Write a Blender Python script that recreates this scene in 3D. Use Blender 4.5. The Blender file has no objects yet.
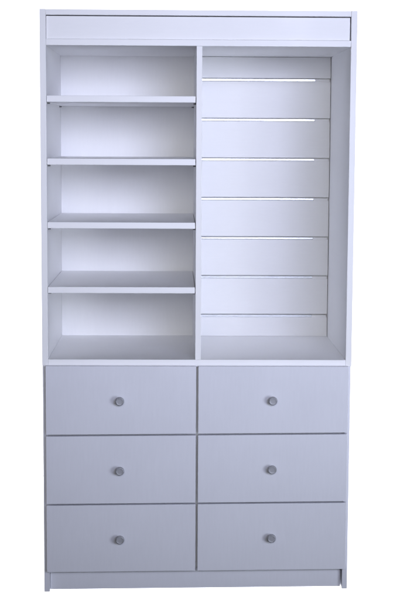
import bpy, bmesh, math
from mathutils import Vector, Matrix

S = bpy.context.scene
COL = S.collection

# ------------------------------------------------------------------ materials
def new_mat(name):
    m = bpy.data.materials.new(name)
    m.use_nodes = True
    nt = m.node_tree
    return m, nt, nt.nodes['Principled BSDF']

def laminate(name, col, rough=0.42, grain=0.014, bump=0.04, vertical=True, seed=0.0):
    """white melamine board: faint cloudy tone, fine streaky pearl texture, orange-peel bump"""
    m, nt, b = new_mat(name)
    N, L = nt.nodes, nt.links
    tc = N.new('ShaderNodeTexCoord')
    mp = N.new('ShaderNodeMapping')
    mp.inputs['Location'].default_value = (seed, seed * 1.7, seed * 0.6)
    mp.inputs['Scale'].default_value = (190, 190, 22) if vertical else (22, 190, 190)
    L.new(tc.outputs['Object'], mp.inputs['Vector'])
    n1 = N.new('ShaderNodeTexNoise')
    n1.inputs['Scale'].default_value = 1.0
    n1.inputs['Detail'].default_value = 5
    L.new(mp.outputs['Vector'], n1.inputs['Vector'])
    n2 = N.new('ShaderNodeTexNoise')
    n2.inputs['Scale'].default_value = 5.0
    n2.inputs['Detail'].default_value = 4
    L.new(tc.outputs['Object'], n2.inputs['Vector'])
    add = N.new('ShaderNodeMath'); add.operation = 'ADD'
    L.new(n1.outputs['Fac'], add.inputs[0]); L.new(n2.outputs['Fac'], add.inputs[1])
    mr = N.new('ShaderNodeMapRange')
    mr.inputs['From Min'].default_value = 0.6; mr.inputs['From Max'].default_value = 1.4
    mr.inputs['To Min'].default_value = 1.0 - grain; mr.inputs['To Max'].default_value = 1.0 + grain
    L.new(add.outputs[0], mr.inputs['Value'])
    mix = N.new('ShaderNodeVectorMath'); mix.operation = 'SCALE'
    mix.inputs[0].default_value = col
    L.new(mr.outputs['Result'], mix.inputs['Scale'])
    L.new(mix.outputs['Vector'], b.inputs['Base Color'])
    r = N.new('ShaderNodeMapRange')
    r.inputs['From Min'].default_value = 0.3; r.inputs['From Max'].default_value = 0.7
    r.inputs['To Min'].default_value = rough - 0.05; r.inputs['To Max'].default_value = rough + 0.06
    L.new(n2.outputs['Fac'], r.inputs['Value']); L.new(r.outputs['Result'], b.inputs['Roughness'])
    n3 = N.new('ShaderNodeTexNoise')
    n3.inputs['Scale'].default_value = 420; n3.inputs['Detail'].default_value = 2
    L.new(tc.outputs['Object'], n3.inputs['Vector'])
    bp = N.new('ShaderNodeBump')
    bp.inputs['Strength'].default_value = bump; bp.inputs['Distance'].default_value = 0.001
    L.new(n3.outputs['Fac'], bp.inputs['Height']); L.new(bp.outputs['Normal'], b.inputs['Normal'])
    b.inputs['Specular IOR Level'].default_value = 0.35
    return m

WHITE = (0.90, 0.90, 0.90)
M_board = laminate('white_laminate', WHITE)
M_shelf = laminate('white_laminate_across', (0.92, 0.92, 0.925), vertical=False, seed=3.1)
M_low_shade = laminate('white_laminate_low_shade', (0.735, 0.745, 0.80), rough=0.40, grain=0.024, seed=7.7)  # same white board, greyed to carry the weaker light below the deck
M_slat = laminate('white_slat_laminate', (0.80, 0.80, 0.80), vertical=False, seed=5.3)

def metal(name, col, rough, metallic=1.0, var=0.05):
    m, nt, b = new_mat(name)
    N, L = nt.nodes, nt.links
    tc = N.new('ShaderNodeTexCoord')
    n = N.new('ShaderNodeTexNoise'); n.inputs['Scale'].default_value = 60; n.inputs['Detail'].default_value = 3
    L.new(tc.outputs['Object'], n.inputs['Vector'])
    r = N.new('ShaderNodeMapRange')
    r.inputs['To Min'].default_value = rough - var; r.inputs['To Max'].default_value = rough + var
    L.new(n.outputs['Fac'], r.inputs['Value']); L.new(r.outputs['Result'], b.inputs['Roughness'])
    c = N.new('ShaderNodeMapRange')
    c.inputs['To Min'].default_value = 1 - 2 * var; c.inputs['To Max'].default_value = 1 + 2 * var
    L.new(n.outputs['Fac'], c.inputs['Value'])
    v = N.new('ShaderNodeVectorMath'); v.operation = 'SCALE'; v.inputs[0].default_value = col
    L.new(c.outputs['Result'], v.inputs['Scale']); L.new(v.outputs['Vector'], b.inputs['Base Color'])
    b.inputs['Metallic'].default_value = metallic
    return m

M_alu = metal('brushed_aluminium', (0.84, 0.87, 0.92), 0.27, 0.88, 0.008)
M_knob = metal('grey_knob_paint', (0.36, 0.365, 0.39), 0.45, 0.15)
M_pin = metal('dark_steel', (0.22, 0.22, 0.22), 0.45, 0.4)

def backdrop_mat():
    m, nt, b = new_mat('glowing_white_sheet')  # floor and backdrop glow by themselves, emission standing in for strong light
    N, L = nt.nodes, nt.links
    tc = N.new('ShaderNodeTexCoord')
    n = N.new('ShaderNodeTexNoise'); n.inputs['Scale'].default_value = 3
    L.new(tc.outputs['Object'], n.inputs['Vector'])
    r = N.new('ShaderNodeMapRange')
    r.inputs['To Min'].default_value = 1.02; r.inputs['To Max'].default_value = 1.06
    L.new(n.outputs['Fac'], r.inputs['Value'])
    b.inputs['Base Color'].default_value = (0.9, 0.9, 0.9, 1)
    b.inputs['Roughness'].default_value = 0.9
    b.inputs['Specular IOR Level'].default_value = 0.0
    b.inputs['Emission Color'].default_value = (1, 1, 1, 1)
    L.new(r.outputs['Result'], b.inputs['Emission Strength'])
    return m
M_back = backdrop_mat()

# ------------------------------------------------------------------ mesh helpers
def add_box(bm, x0, x1, y0, y1, z0, z1, bev=0.0008, seg=2):
    t = bmesh.new()
    bmesh.ops.create_cube(t, size=1.0)
    for v in t.verts:
        v.co = Vector(((x0 + x1) / 2 + v.co.x * (x1 - x0), (y0 + y1) / 2 + v.co.y * (y1 - y0),
                       (z0 + z1) / 2 + v.co.z * (z1 - z0)))
    if bev:
        bmesh.ops.bevel(t, geom=t.edges[:], offset=bev, segments=seg, profile=0.5, affect='EDGES')
    me = bpy.data.meshes.new('tmp'); t.to_mesh(me); t.free()
    bm.from_mesh(me); bpy.data.meshes.remove(me)

def add_lathe(bm, prof, centre, n=40):
    """profile of (radius, y) turned about the y axis through centre"""
    rings = []
    for r, y in prof:
        if r < 1e-6:
            rings.append([bm.verts.new((centre[0], centre[1] + y, centre[2]))])
        else:
            rings.append([bm.verts.new((centre[0] + r * math.cos(2 * math.pi * k / n), centre[1] + y,
                                        centre[2] + r * math.sin(2 * math.pi * k / n))) for k in range(n)])
    for a, b in zip(rings, rings[1:]):
        for k in range(n):
            k2 = (k + 1) % n
            if len(a) == 1 and len(b) == 1: continue
            if len(a) == 1: bm.faces.new((a[0], b[k], b[k2]))
            elif len(b) == 1: bm.faces.new((a[k], b[0], a[k2]))
            else: bm.faces.new((a[k], b[k], b[k2], a[k2]))
    bmesh.ops.recalc_face_normals(bm, faces=bm.faces[:])

def add_pin(bm, x, sg, y, z, n=16):
    """round shelf pin along x: a wide collar against the board, then the pin itself"""
    rings = [[bm.verts.new((x + sg * dx, y + r * math.cos(2 * math.pi * k / n), z + r * math.sin(2 * math.pi * k / n)))
              for k in range(n)] for dx, r in ((1e-4, 0.0029), (0.0014, 0.0029), (0.0016, 0.0023), (0.0080, 0.0023), (0.0085, 0.0018))]
    for a, b in zip(rings, rings[1:]):
        for k in range(n):
            bm.faces.new((a[k], a[(k + 1) % n], b[(k + 1) % n], b[k]))
    bm.faces.new(rings[0]); bm.faces.new(rings[-1])
    bmesh.ops.recalc_face_normals(bm, faces=bm.faces[:])

def add_prism(bm, prof, x0, x1):
    """closed (y, z) profile extruded along x"""
    A = [bm.verts.new((x0, y, z)) for y, z in prof]
    B = [bm.verts.new((x1, y, z)) for y, z in prof]
    n = len(prof)
    for k in range(n):
        bm.faces.new((A[k], A[(k + 1) % n], B[(k + 1) % n], B[k]))
    bm.faces.new(A[::-1]); bm.faces.new(B)
    bmesh.ops.recalc_face_normals(bm, faces=bm.faces[:])

def obj(name, bm, mat, parent=None, smooth=False, origin=(0, 0, 0)):
    me = bpy.data.meshes.new(name)
    if origin != (0, 0, 0):
        bmesh.ops.translate(bm, verts=bm.verts[:], vec=-Vector(origin))
    bm.to_mesh(me); bm.free()
    me.materials.append(mat)
    if smooth:
        for p in me.polygons: p.use_smooth = True
        try: me.set_sharp_from_angle(angle=math.radians(40))
        except Exception: pass
    o = bpy.data.objects.new(name, me)
    o.location = origin
    COL.objects.link(o)
    if parent: o.parent = parent
    return o

def board(name, mat, parent, *ext, bev=0.0008):
    bm = bmesh.new(); add_box(bm, *ext, bev=bev)
    return obj(name, bm, mat, parent)

# ------------------------------------------------------------------ dimensions (metres)
H, T = 1.8787, 0.0191           # height, board thickness
D = 0.5666                      # inner depth of the open bays
DB = D + 0.020                  # outer depth
XI = 0.5 - T                    # inner half width
DX0, DX1 = -0.0066, 0.0116      # divider
Z_DECK0, Z_DECK = 0.7450, 0.7680
Z_CEIL, Z_HDR0, Z_HDR1 = 1.7672, 1.7866, 1.8612

cab = bpy.data.objects.new('display_cabinet', None)
COL.objects.link(cab)
cab.empty_display_size = 0.2
cab['label'] = 'tall white laminate cabinet with open shelves, slatted bay and six knobbed drawers on white backdrop'
cab['category'] = 'cabinet'

# carcass
board('side_panel', M_board, cab, -0.5, -XI, 0, DB, Z_DECK0 + 0.0022, H)
board('side_panel', M_board, cab, XI, 0.5, 0, DB, Z_DECK0 + 0.0022, H)
board('base_side_panel', M_low_shade, cab, -0.4988, -XI - 2e-4, 0.0030, DB - 0.001, 0, Z_DECK0 + 0.0020)
board('base_side_panel', M_low_shade, cab, XI + 2e-4, 0.4978, 0.0008, DB - 0.001, 0, Z_DECK0 + 0.0020)
board('top_panel', M_shelf, cab, -XI + 2e-4, XI - 2e-4, 0.0004, DB, Z_HDR1, H - 0.0006)
board('bay_ceiling', M_shelf, cab, -XI + 2e-4, XI - 2e-4, 0.0006, D - 2e-4, Z_CEIL, Z_HDR0)
board('header_board', M_shelf, cab, -XI + 0.0012, XI - 0.0034, 0.0060, 0.0240, Z_HDR0 + 0.0004, Z_HDR1 - 0.0032, bev=0.0012)
board('deck', M_shelf, cab, -XI + 2e-4, XI - 2e-4, 0.0005, D - 2e-4, Z_DECK0, Z_DECK)
board('divider', M_board, cab, DX0, DX1, 0.0009, D - 2e-4, Z_DECK + 2e-4, Z_CEIL - 2e-4)
board('drawer_divider', M_board, cab, DX0, DX1, 0.0130, D - 2e-4, 0.0934, Z_DECK0 - 2e-4)
board('bottom_panel', M_shelf, cab, -XI + 2e-4, XI - 2e-4, 0.0135, D - 2e-4, 0.0748, 0.0930)
board('back_panel', M_board, cab, -XI + 2e-4, XI - 2e-4, D, DB - 0.002, 0.003, Z_HDR1 - 2e-4)
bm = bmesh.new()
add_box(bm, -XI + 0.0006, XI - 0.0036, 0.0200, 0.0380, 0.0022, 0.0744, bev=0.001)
add_box(bm, -XI + 2e-4, XI - 2e-4, 0.0384, 0.0560, 0.0004, 0.0742, bev=0)      # batten added behind the kick board to keep its end gap dark
obj('plinth', bm, M_low_shade, cab)
for za, zb in ((0.2800, 0.3150), (0.5080, 0.5430)):
    board('drawer_rail', M_board, cab, -XI + 2e-4, DX0 - 2e-4, 0.0130, 0.0300, za, zb)
    board('drawer_rail', M_board, cab, DX1 + 2e-4, XI - 2e-4, 0.0130, 0.0300, za, zb)

# adjustable shelves of the left bay, each on four steel pins
SX0, SX1 = -XI + 0.0012, DX0 - 0.0022
for zt in (1.6105, 1.4128, 1.2106, 1.0028):
    s = board('shelf', M_shelf, cab, SX0, SX1, 0.0030, D - 0.0030, zt - 0.0200, zt, bev=0.0012)
    for px, sg in ((-XI, 1), (DX0, -1)):
        for py in (0.040, D - 0.060):
            bm = bmesh.new()
            add_pin(bm, px, sg, py, zt - 0.0233)
            obj('shelf_pin', bm, M_pin, s, smooth=True)

# slat wall of the right bay with aluminium groove inserts
SLOTS = [1.6866 - k * 0.14045 for k in range(7)]
G = 0.0058                                     # half groove height
WX0, WX1 = DX1 + 0.0004, XI - 0.0018
bm = bmesh.new()
edges = [Z_CEIL - 0.0012] + SLOTS + [Z_DECK + 0.0004]
YF, YB = D - 0.0185, D - 0.0008
for k in range(8):
    z1 = edges[k] if k == 0 else edges[k] - G
    z0 = edges[k + 1] if k == 7 else edges[k + 1] + G
    add_box(bm, WX0, WX1, YF, YB - 0.004, z0, z1, bev=0.0009)
add_box(bm, WX0, WX1, YB - 0.0038, YB, Z_DECK + 0.0006, Z_CEIL - 0.0014, bev=0)
for z in SLOTS:                                # filler strip where the metal insert stops short of the side
    add_box(bm, WX1 - 0.0556, WX1 - 0.0040, YF + 0.0006, YB - 0.0042, z - G - 0.0004, z + G - 0.0034, bev=0.0006)
sw = obj('slat_wall', bm, M_slat, cab)
for z in SLOTS:
    bm = bmesh.new()
    lo, hi = z - G + 0.0002, z + G - 0.0032
    # lipped channel: rounded front nose leaning back a few degrees, hollow above it
    prof = [(YF + 0.0120, lo), (YF - 0.0002, lo), (YF - 0.0010, lo + 0.0010), (YF - 0.0012, lo + 0.0022),
            (YF - 0.0011, hi - 0.0010), (YF - 0.0006, hi - 0.0003), (YF + 0.0006, hi),
            (YF + 0.0014, hi - 0.0004), (YF + 0.0016, lo + 0.0012), (YF + 0.0120, lo + 0.0012)]
    add_prism(bm, prof, WX0 + 0.0006, WX1 - 0.0560)
    obj('groove_insert', bm, M_alu, sw)

# drawers
ROWS = ((0.5286, 0.7492), (0.3001, 0.5231), (0.0725, 0.2949))
COLS = ((-0.4880, -0.0034, -0.2490), (0.0037, 0.4884, 0.2440))
KN = [(0.0, 0.0), (0.0060, 0.0), (0.0066, -0.0012), (0.0062, -0.0060), (0.0066, -0.0100), (0.0088, -0.0122),
      (0.0125, -0.0136), (0.0142, -0.0156), (0.0144, -0.0178), (0.0140, -0.0210), (0.0124, -0.0232),
      (0.0108, -0.0238), (0.0100, -0.0234), (0.0060, -0.0233), (0.0, -0.0233)]
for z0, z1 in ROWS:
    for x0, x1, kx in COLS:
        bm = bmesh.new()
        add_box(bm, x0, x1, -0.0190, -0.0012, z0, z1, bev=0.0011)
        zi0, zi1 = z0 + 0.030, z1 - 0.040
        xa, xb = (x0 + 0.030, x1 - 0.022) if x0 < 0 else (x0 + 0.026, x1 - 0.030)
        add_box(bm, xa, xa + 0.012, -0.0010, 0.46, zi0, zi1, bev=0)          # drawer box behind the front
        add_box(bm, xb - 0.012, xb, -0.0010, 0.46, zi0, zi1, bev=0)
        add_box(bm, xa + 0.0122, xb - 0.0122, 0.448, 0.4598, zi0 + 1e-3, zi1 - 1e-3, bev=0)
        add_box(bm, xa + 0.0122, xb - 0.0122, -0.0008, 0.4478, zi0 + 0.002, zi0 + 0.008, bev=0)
        d = obj('drawer', bm, M_low_shade, cab)
        bm = bmesh.new()
        add_lathe(bm, KN, (kx, -0.0191, (z0 + z1) / 2))
        obj('knob', bm, M_knob, d, smooth=True)

# lower cabinet vertices sheared so the drawer lines slope, floor sheet tilted to match
SHEAR = -0.0105
for o in COL.objects:
    if o.type == 'MESH':
        for v in o.data.vertices:
            w = max(0.0, min(1.0, (0.7470 - v.co.z) / 0.26))
            v.co.z -= SHEAR * v.co.x * w

# ------------------------------------------------------------------ white surroundings
def sheet(name, quads):
    bm = bmesh.new()
    for q in quads: bm.faces.new([bm.verts.new(p) for p in q])
    bmesh.ops.remove_doubles(bm, verts=bm.verts[:], dist=1e-5)
    o = obj(name, bm, M_back)
    o['kind'] = 'structure'
    return o
YN, YW = 0.0195, 1.60
sheet('floor', [[(-4, YN, 4 * SHEAR - 0.0006), (4, YN, -4 * SHEAR - 0.0006), (4, YW, -4 * SHEAR - 0.0006), (-4, YW, 4 * SHEAR - 0.0006)]])  # tilted to follow the sheared feet
sheet('backdrop', [[(-5, YW + 0.002, -2.5), (5, YW + 0.002, -2.5), (5, YW + 0.002, 5), (-5, YW + 0.002, 5)]])

# ------------------------------------------------------------------ light
W = bpy.data.worlds.new('World'); S.world = W
W.use_nodes = True
bg = W.node_tree.nodes['Background']
bg.inputs['Color'].default_value = (0.93, 0.92, 1.0, 1)
bg.inputs['Strength'].default_value = 0.02

def area(name, loc, target, sx, sy, power, col):
    l = bpy.data.lights.new(name, 'AREA'); l.shape = 'RECTANGLE'
    l.size, l.size_y, l.energy, l.color = sx, sy, power, col
    o = bpy.data.objects.new(name, l); COL.objects.link(o)
    o.location = loc
    o.rotation_euler = (Vector(target) - Vector(loc)).to_track_quat('-Z', 'Y').to_euler()
    return o
key = area('window_light', (1.28, -4.6, 2.22), (0.05, 0.0, 1.65), 1.6, 1.1, 10.9, (0.68, 0.725, 1.0))
key.data.spread = math.radians(50)
fill = area('front_fill', (-0.25, -5.0, 2.10), (0.0, 0.0, 1.30), 1.8, 1.2, 9.5, (0.93, 0.925, 0.955))  # unseen fill lamp added near the camera to brighten the bays
fill.data.spread = math.radians(70)
side = area('low_side_fill', (1.9, -2.5, 0.75), (0.10, 0.0, 0.62), 1.0, 1.0, 9.4, (0.80, 0.86, 1.0))  # unseen lamp added low on the right to lift the drawers
side.data.spread = math.radians(90)

# ------------------------------------------------------------------ camera (solved from the photograph)
f, yaw, pit, rol = 1395.25, 0.01914, 0.11398, 0.00517
cy, sy, cp, sp, cr, sr = math.cos(yaw), math.sin(yaw), math.cos(pit), math.sin(pit), math.cos(rol), math.sin(rol)
fwd = Vector((sy * cp, cy * cp, -sp)); right = Vector((cy, -sy, 0)); up = right.cross(fwd)
r2 = right * cr + up * sr; u2 = -right * sr + up * cr
cam = bpy.data.cameras.new('camera'); co = bpy.data.objects.new('camera', cam); COL.objects.link(co)
m = Matrix((r2, u2, -fwd)).transposed().to_4x4()
m.translation = Vector((-0.07713, -4.45452, 1.47227))
co.matrix_world = m
cam.sensor_fit = 'VERTICAL'; cam.sensor_height = 36.0; cam.lens = f / 600 * 36.0
cam.clip_start = 0.05; cam.clip_end = 100
S.camera = co

S.view_settings.view_transform = 'Standard'
S.view_settings.look = 'None'
S.view_settings.exposure = 0
S.cycles.max_bounces = 12
S.cycles.diffuse_bounces = 8
S.cycles.use_denoising = True
